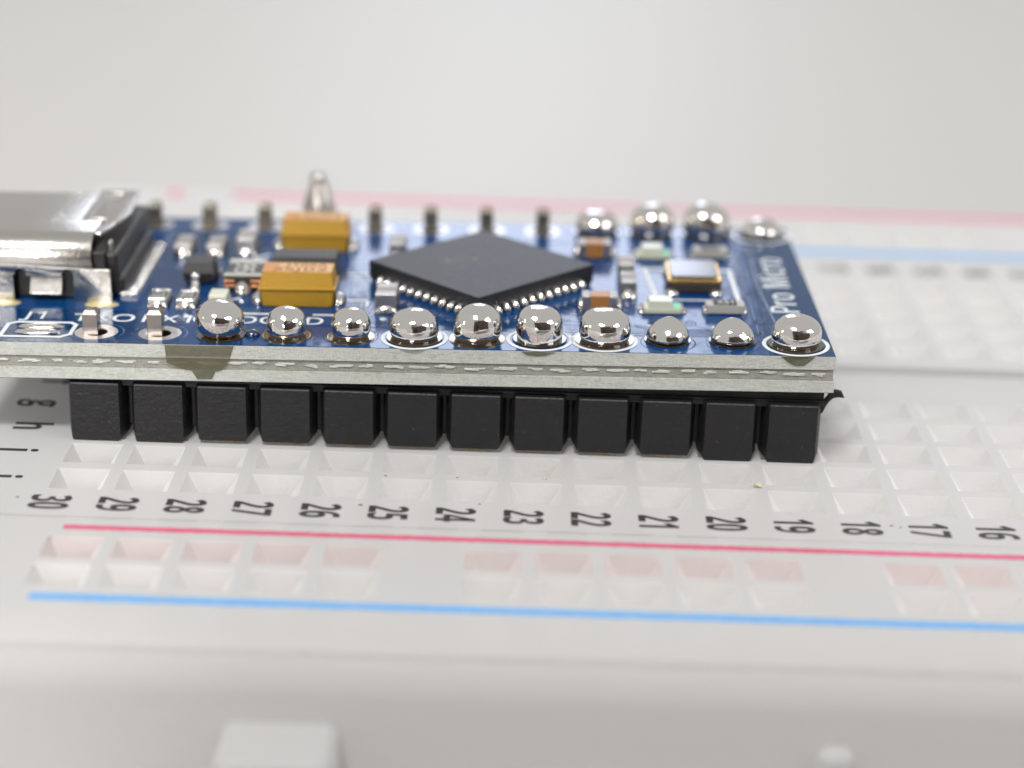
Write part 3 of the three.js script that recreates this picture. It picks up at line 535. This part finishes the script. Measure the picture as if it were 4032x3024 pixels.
resistor(-12.62, -11.82, 4.52, 5.86, 'z', '513', 0.5); resistor(-11.42, -10.62, 4.55, 5.95, 'z', '102', 0.5);
resistor(10.82, 12.40, 4.62, 5.38, 'x', '331', 0.42); resistor(10.86, 12.34, -3.2, -2.4, 'x', '103', 0.42);
chipPart('ceramic_capacitor', 5.56, 7.10, 4.66, 5.46, 0.78, 'x', M.mlccBrown, M.dull, { term: 0.4 }); chipPart('ceramic_capacitor', 5.53, 7.08, -2.9, -2.1, 0.78, 'x', M.mlccBrown, M.dull, { term: 0.4 });
chipPart('ceramic_capacitor', 7.27, 7.97, -0.5, 1.06, 0.78, 'z', M.mlccGrey, M.dull, { term: 0.42, fil: 0.1 }); chipPart('ceramic_capacitor', 7.27, 7.97, 1.92, 3.46, 0.78, 'z', M.mlccGrey, M.dull, { term: 0.45, fil: 0.3, fh: 0.45 });
chipPart('ceramic_capacitor', -3.09, -2.18, 4.42, 5.98, 0.86, 'z', M.mlccGrey, M.dull, { term: 0.5, fil: 0.16 }); chipPart('ceramic_capacitor', -3.02, -2.3, -3.3, -1.74, 0.7, 'z', M.mlccGrey, M.dull, { term: 0.4 });
chipPart('ceramic_capacitor', -9.94, -9.08, -3.1, -1.55, 0.86, 'z', M.mlccGrey, M.dull, { term: 0.45, fil: 0.12 });
chipPart('ceramic_capacitor', -12.75, -11.95, -3.0, -1.5, 0.55, 'z', M.mlccGrey, M.dull, { term: 0.35, fil: 0.35, fh: 0.8 }); chipPart('ceramic_capacitor', -11.3, -10.5, -3.0, -1.5, 0.55, 'z', M.mlccGrey, M.dull, { term: 0.35, fil: 0.35, fh: 0.8 });
// lamps of the board, unlit
function boardLed(x0, x1, z0, z1) {
  const l = grp('indicator_diode', pcb);
  msh('base', uvBox(ext(x0 + 0.1, x1 - 0.1, 0.03, 0.25, z0, z1, 0.03)), M.ledBase, l);
  msh('lens', (() => { const v = [], a = (x1 - x0) * 0.29, xm = (x0 + x1) / 2 - 0.08, zm = (z0 + z1) / 2, b = (z1 - z0) / 2; for (const [y, p, q] of [[0.25, a + 0.03, b - 0.02], [0.56, a - 0.03, b - 0.06]]) for (const [sx, sz] of [[1, 1], [1, -1], [-1, 1], [-1, -1]]) v.push(new THREE.Vector3(xm + sx * p, y, zm + sz * q)); return flat(new ConvexGeometry(v)); })(), M.ledWhite, l);
  msh('green_mark', ext(x1 - 0.42, x1 - 0.12, 0.245, 0.262, z0 + 0.05, z1 - 0.02, 0.008), M.ledGreen, l);
  for (const s of [0, 1]) { msh('terminal', ext(s ? x1 - 0.12 : x0, s ? x1 : x0 + 0.12, 0.02, 0.25, z0 + 0.08, z1 - 0.02, 0.03), M.dull, l); fillet(s ? x1 : x0, (z0 + z1) / 2, 0.18, 0.36, 0.18, l); }
}
boardLed(8.1, 9.85, 4.5, 5.42); boardLed(8.18, 9.85, -3.1, -2.2);
{ const l = grp('indicator_diode', pcb); msh('base', ext(-10.12, -9.3, 0.03, 0.24, 4.55, 6.0, 0.03), M.ledBase, l); msh('lens', ext(-10.1, -9.32, 0.24, 0.58, 4.75, 5.7, 0.08), M.ledWhite, l); msh('terminal', ext(-10.1, -9.32, 0.02, 0.2, 5.95, 6.1, 0.04), M.dull, l); }
// fuse with copper ends and a big solder blob
{
  const f = grp('resettable_fuse', pcb);
  msh('body', ext(-9.72, -8.15, 0.22, 0.76, 1.3, 3.5, 0.03), M.smallBlack, f);
  msh('end_cap', ext(-9.75, -8.12, 0.72, 0.79, 3.22, 3.56, 0.03), M.ceramic, f); msh('end_cap', ext(-9.75, -8.12, 0.72, 0.79, 1.2, 1.78, 0.03), M.ceramic, f);
  for (const y of [0.2, 0.42]) msh('copper_layer', ext(-9.74, -9.28, y, y + 0.13, 3.3, 3.58, 0.03), M.copper, f); for (const y of [0.2, 0.42]) msh('copper_layer', ext(-8.62, -8.12, y, y + 0.13, 3.3, 3.58, 0.03), M.copper, f);
  fillet(-8.95, 3.6, 0.42, 0.5, 0.55, f); msh('marking', lettering('95', sans, 0.85, 'z', -8.95, 0.765, 2.5, 0.95, 0.006), M.mark, f);
}
// three-legged transistor
{
  const q = grp('transistor', pcb, -10.98, 0, 1.95);
  const v = []; for (const [y, a, z] of [[0.12, 0.60, 0.66], [0.55, 0.68, 0.74], [1.0, 0.58, 0.58]]) for (const [sx, sz] of [[1, 1], [1, -1], [-1, 1], [-1, -1]]) v.push(new THREE.Vector3(sx * a, y, sz * z));
  msh('body', uvBox(flat(new ConvexGeometry(v))), M.smallBlack, q);
  for (const [x, s] of [[-0.1, 1], [-0.5, -1], [0.5, -1]]) { msh('lead', merge([ext(x - 0.17, x + 0.17, 0.42, 0.58, s > 0 ? 0.66 : -0.95, s > 0 ? 0.95 : -0.66, 0.05), ext(x - 0.17, x + 0.17, 0.0, 0.55, s > 0 ? 0.84 : -1.0, s > 0 ? 1.0 : -0.84, 0.05), ext(x - 0.18, x + 0.18, 0.0, 0.14, s > 0 ? 0.84 : -1.35, s > 0 ? 1.35 : -0.84, 0.05)]), M.solder, q); fillet(x, s * 1.15, 0.26, 0.34, 0.2, q); }
}
// crystal: dark ceramic base, gold rim, steel lid
{
  const c = grp('crystal', pcb, 10.5, 0, 1.28);
  msh('base', ext(-1.13, 1.16, 0.04, 0.5, -1.32, 1.34, 0.06), M.xtalBase, c);
  msh('rim', ext(-1.15, 1.18, 0.5, 0.62, -1.34, 1.36, 0.05), M.gold, c);
  const s = new THREE.Shape(), a = 0.98, b = 1.14, r = 0.2; s.moveTo(-a + r, -b); s.lineTo(a - r, -b); s.quadraticCurveTo(a, -b, a, -b + r); s.lineTo(a, b - r); s.quadraticCurveTo(a, b, a - r, b); s.lineTo(-a + r, b); s.quadraticCurveTo(-a, b, -a, b - r); s.lineTo(-a, -b + r); s.quadraticCurveTo(-a, -b, -a + r, -b);
  const g = new THREE.ExtrudeGeometry(s, { depth: 0.09, bevelEnabled: true, bevelSize: 0.05, bevelThickness: 0.05, bevelSegments: 3 }); g.rotateX(-Math.PI / 2); g.translate(0, 0.64, 0); msh('lid', toCreasedNormals(g, 0.5), M.lid, c);
  for (const [x, z] of [[-0.95, 1.36], [0.95, 1.36], [-0.95, -1.36], [0.95, -1.36]]) fillet(x, z, 0.32, 0.3, 0.22, c);
}
// USB socket: steel tube, wrapped side sheet with slots, black rear block and its row of contacts
{
  const u = grp('usb_connector', pcb, 0, 0, 0.95);
  const HZU = 4.3, H = 2.75, R = 1.0, XL = -21.4;
  const prof = (z, h, r, y0 = 0) => { const pts = []; const arc = (cz, cy, a0, a1) => { for (let i = 0; i <= 10; i++) { const a = a0 + (a1 - a0) * i / 10; pts.push([cz + r * Math.cos(a), cy + r * Math.sin(a)]); } }; arc(z - r, y0 + r, -Math.PI / 2, 0); arc(z - r, h - r, 0, Math.PI / 2); arc(-z + r, h - r, Math.PI / 2, Math.PI); arc(-z + r, y0 + r, Math.PI, 1.5 * Math.PI); return pts; };
  const ring = (pts, inner) => { const s = new THREE.Shape(pts.map(([a, b]) => new THREE.Vector2(a, b))); if (inner) s.holes.push(new THREE.Path(inner.slice().reverse().map(([a, b]) => new THREE.Vector2(a, b)))); return s; };
  const along = (s, x0, x1, bev = 0.02) => { const g = new THREE.ExtrudeGeometry(s, { depth: x1 - x0 - 2 * bev, bevelEnabled: bev > 0, bevelSize: bev, bevelThickness: bev, bevelSegments: 2 }); g.rotateY(Math.PI / 2); g.scale(1, 1, -1); const i = g.index; const p = g.attributes.position; for (let k = 0; k < p.count; k += 3) { for (const at of Object.values(g.attributes)) { const n = at.itemSize; for (let c = 0; c < n; c++) { const t = at.array[(k + 1) * n + c]; at.array[(k + 1) * n + c] = at.array[(k + 2) * n + c]; at.array[(k + 2) * n + c] = t; } } } g.computeVertexNormals(); g.translate(x0 + bev, 0, 0); return toCreasedNormals(g, 0.45); };
  msh('shell', along(ring(prof(HZU - 0.62, H, R, 0.1), prof(HZU - 0.9, H - 0.28, R - 0.28, 0.38)), XL, -16.0), M.steel, u);
  // side sheet wrapped over the near edge (a strip of the same outline, a little larger)
  const strip = []; { const r = R + 0.06, z = HZU + 0.0, h = H + 0.07; strip.push([1.75, h - 0.01]); for (let i = 0; i <= 14; i++) { const a = Math.PI / 2 - i / 14 * Math.PI / 2; strip.push([z - r + r * Math.cos(a), h - r + r * Math.sin(a)]); } strip.push([z, 1.72]); strip.push([z - 0.2, 1.72]); const q = r - 0.2; for (let i = 14; i >= 0; i--) { const a = Math.PI / 2 - i / 14 * Math.PI / 2; strip.push([z - r + q * Math.cos(a), h - r + q * Math.sin(a)]); } strip.push([1.75, h - 0.13]); }
  msh('side_wrap', along(ring(strip), XL, -15.02, 0.02), M.steel, u);
  const side = new THREE.Shape(); side.moveTo(XL, 0.02); side.lineTo(-18.36, 0.02); side.lineTo(-18.36, 1.2);
  const slot = (x0, x1, top) => { const r = (x1 - x0) / 2; side.lineTo(x0, top - r); side.absarc((x0 + x1) / 2, top - r, r, Math.PI, 0, true); side.lineTo(x1, 1.15); };
  slot(-18.3, -17.78, 1.43); side.lineTo(-16.32, 1.15); slot(-16.3, -15.8, 1.45); side.lineTo(-15.8, 0.02); side.lineTo(-14.25, 0.02); side.lineTo(-14.25, 1.38); side.quadraticCurveTo(-14.25, 1.45, -14.35, 1.45); side.lineTo(-14.85, 1.45); side.quadraticCurveTo(-15.02, 1.46, -15.02, 1.6); side.lineTo(-15.02, 1.76); side.lineTo(XL, 1.76); side.closePath();
  const sg = new THREE.ExtrudeGeometry(side, { depth: 0.17, bevelEnabled: true, bevelSize: 0.015, bevelThickness: 0.015, bevelSegments: 2, curveSegments: 10 }); sg.translate(0, 0, HZU - 0.185); msh('side_plate', toCreasedNormals(sg, 0.5), M.steel, u);
  const tab = ext(-17.72, -16.36, -0.5, 0.5, -0.08, 0.08, 0.05); tab.rotateX(-0.5); tab.translate(0, 0.72, HZU - 0.32); msh('spring_tab', tab, M.steel, u);
  // dents and windows in the top sheet
  for (const [x, z] of [[-17.05, 1.05], [-17.1, -2.5]]) { const g = new THREE.SphereGeometry(0.44, 28, 12, 0, 6.2832, 0, 0.8); g.translate(0, -0.44 * Math.cos(0.8) - 0.002, 0); msh('weld_dimple', g, M.glintDent, u, x, H + 0.01, z); }
  msh('rear_block', ext(-15.2, -14.05, 0.12, H - 0.75, -HZU + 0.5, HZU - 0.62, 0.18), M.smallBlack, u);
  const plate = new THREE.Shape(); plate.moveTo(-15.99, -HZU + 0.9); plate.lineTo(-14.35, -HZU + 0.9); plate.lineTo(-14.35, -1.9); plate.quadraticCurveTo(-14.2, -1.2, -14.15, 0); plate.quadraticCurveTo(-14.2, 0.9, -14.45, 1.5); plate.lineTo(-14.5, 2.0); plate.lineTo(-14.8, HZU - 1.1); plate.lineTo(-15.99, HZU - 1.1); plate.closePath();
  for (const [x, z] of [[-15.3, 1.45], [-15.35, -2.6]]) plate.holes.push(new THREE.Path([[x - 0.34, z - 0.3], [x - 0.2, z + 0.42], [x + 0.34, z + 0.42], [x + 0.34, z - 0.42], [x - 0.2, z - 0.42]].map(([a, b]) => new THREE.Vector2(a, b))));
  const pl = new THREE.ExtrudeGeometry(plate, { depth: 0.1, bevelEnabled: true, bevelSize: 0.03, bevelThickness: 0.03, bevelSegments: 2 }); pl.rotateX(Math.PI / 2); msh('top_plate', toCreasedNormals(pl, 0.5), M.steel, u, 0, H - 0.03, 0);
  msh('slot_dark_block', ext(XL + 0.4, -15.25, 0.03, 1.75, HZU - 1.1, HZU - 0.58, 0.06), M.smallBlack, u);  // black block added so the side slots read dark
  msh('rear_tongue', ext(-14.6, -13.85, 0.1, 0.9, -HZU + 0.7, HZU - 0.8, 0.2), M.smallBlack, u);
  const fold = ext(-14.5, -14.32, 0.2, H - 0.35, HZU - 1.35, HZU - 1.0, 0.05); msh('corner_fold', fold, M.steel, u);
  msh('inner_step', ext(-15.4, -14.5, 0.5, H - 0.62, HZU - 0.75, HZU - 0.3, 0.08), M.smallBlack, u);
  for (let i = 0; i < 15; i++) { const z = HZU - 0.95 - i * 0.5; const p = msh('contact', (() => { const g = ext(-14.1, -13.3, 0.0, 0.2, -0.085, 0.085, 0.05); return g; })(), M.solder, u, 0, 0, z); }
  for (const x of [-18.75, -14.62]) { const g = new THREE.SphereGeometry(1, 28, 12, 0, 6.2832, 0, Math.PI / 2); g.scale(0.72, 0.1, 0.42); msh('shield_pad', g, M.paleFlux, u, x, 0, HZU + 0.22); }
}

// ---------------------------------------------------------------- crumbs on the breadboard
function crumb(x, z, r, label, m) {
  const v = []; for (let i = 0; i < 16; i++) { const a = rr(0, 6.283), y = rr(0, 1); v.push(new THREE.Vector3(r * Math.cos(a) * rr(0.7, 1), r * 1.2 * y, r * 0.8 * Math.sin(a) * rr(0.6, 1))); }
  const t = msh(numbered('crumb'), flat(new ConvexGeometry(v)), m, scene, x, 0.002, z); t.userData = { label, category: 'crumb' };
}
crumb(12.56, 12.72, 0.19, 'cream yellow crumb of flux between the sockets above the number 20', M.crumb);
crumb(4.15, 12.6, 0.10, 'tiny pale crumb between the sockets above the number 23', M.crumb);

// ---------------------------------------------------------------- what lights the place
// a glowing face, its frame and the light just in front of it
function lightPanel(name, label, category, pos, look, w, h, color, intensity, glow, frameM, bars = 0) {
  const o = new THREE.Group(); o.name = numbered(name); o.position.copy(pos); o.lookAt(look); o.userData = { label, category }; scene.add(o);
  const em = new THREE.MeshStandardMaterial({ color: 0x111111, emissive: color, emissiveIntensity: glow });
  const t = 0.02;
  const add = (n, g, m, x, y, z) => { const k = new THREE.Mesh(g, m); k.name = n; k.position.set(x, y, z); o.add(k); return k; };
  const face = add('lamp_face', new THREE.BoxGeometry(w, h, 0.006), em, 0, 0, 0); face.castShadow = false;
  for (const s of [-1, 1]) { add('frame_bar', new THREE.BoxGeometry(w + 2 * t, t, 0.03), frameM, 0, s * (h + t) / 2, 0); add('frame_bar', new THREE.BoxGeometry(t, h, 0.03), frameM, s * (w + t) / 2, 0, 0); }
  add('backing', new THREE.BoxGeometry(w + 2 * t, h + 2 * t, 0.012), frameM, 0, 0, -0.022);
  for (let i = 1; i <= bars; i++) { const b = add('glazing_bar', new THREE.BoxGeometry(w / (bars + 1) * 0.34, h, 0.012), frameM, -w / 2 + i * w / (bars + 1), 0, 0.022); }
  const n = bars + 1, cell = bars ? w / n * 0.66 : w;
  for (let i = 0; i < n; i++) { const l = new THREE.RectAreaLight(color, intensity, cell, h); l.position.set(bars ? -w / 2 + (i + 0.5) * w / n : 0, 0, 0.012); l.rotation.y = Math.PI; l.castShadow = true; o.add(l); }
  return o;
}
{ // the telephone that takes the picture: its lens bar stands right behind the viewpoint
  const ph = new THREE.Group(); ph.name = 'smartphone'; ph.userData = { label: 'dark brown smartphone held on its side in front of the breadboard', category: 'phone' };
  ph.position.copy(camera.position); ph.quaternion.copy(camera.quaternion); scene.add(ph);
  const body = std(lin(0.13, 0.085, 0.08), 0.35), bar = std(lin(0.07, 0.05, 0.048), 0.2), rim = std(lin(0.35, 0.31, 0.29), 0.3, { metalness: 1 });
  msh('back_cover', ext(-27, 128, -40, 32, 5.2, 13, 3.5), body, ph); msh('lens_bar', ext(-12, 12, -39.4, 31.4, 3.6, 5.4, 0.8), bar, ph);
  const lr = new THREE.TorusGeometry(6.5, 0.5, 10, 40); msh('lens_ring', lr, rim, ph, 0, 0, 3.5); const l2 = new THREE.TorusGeometry(5, 0.5, 10, 40); msh('lens_ring', l2, rim, ph, 0, 17, 3.5);
}
const frameWhite = std(lin(0.5, 0.48, 0.46), 0.5), frameDark = std(lin(0.10, 0.07, 0.06), 0.5);
const V = (x, y, z) => new THREE.Vector3(x, y, z), O = V(0, 0.004, 0.004);
lightPanel('window', 'pale window in the wall behind the table', 'window', V(0.0, 0.40, -0.98), O, 0.22, 0.30, lin(0.78, 0.84, 1.0), 3.0, 1.0, frameWhite);
lightPanel('desk_lamp', 'flat rectangular lamp above the near side of the table', 'lamp', V(-0.17, 0.75, 0.44), O, 0.22, 0.12, lin(1.0, 0.99, 0.975), 48, 6.0, frameWhite);
lightPanel('side_window', 'window with upright bars beside the table', 'window', V(0.74, 0.50, 0.36), O, 0.46, 0.30, lin(1.0, 0.98, 0.95), 5.5, 3.0, frameDark, 3);

lightPanel('added_fill_lamp', 'unseen narrow fill lamp added at the near left to brighten the left sockets', 'lamp', V(-0.165, 0.28, 0.80), O, 0.075, 0.26, lin(1.0, 0.97, 0.93), 24, 5.0, frameWhite);  // added lamp, shaped to reach only the leftmost sockets past the phone

lightPanel('wall_lamp', 'small warm lamp low at the left end of the table', 'lamp', V(-0.80, 0.26, 0.16), O, 0.07, 0.07, lin(1.0, 0.80, 0.45), 14, 6.0, frameDark);

renderer.render(scene, camera);
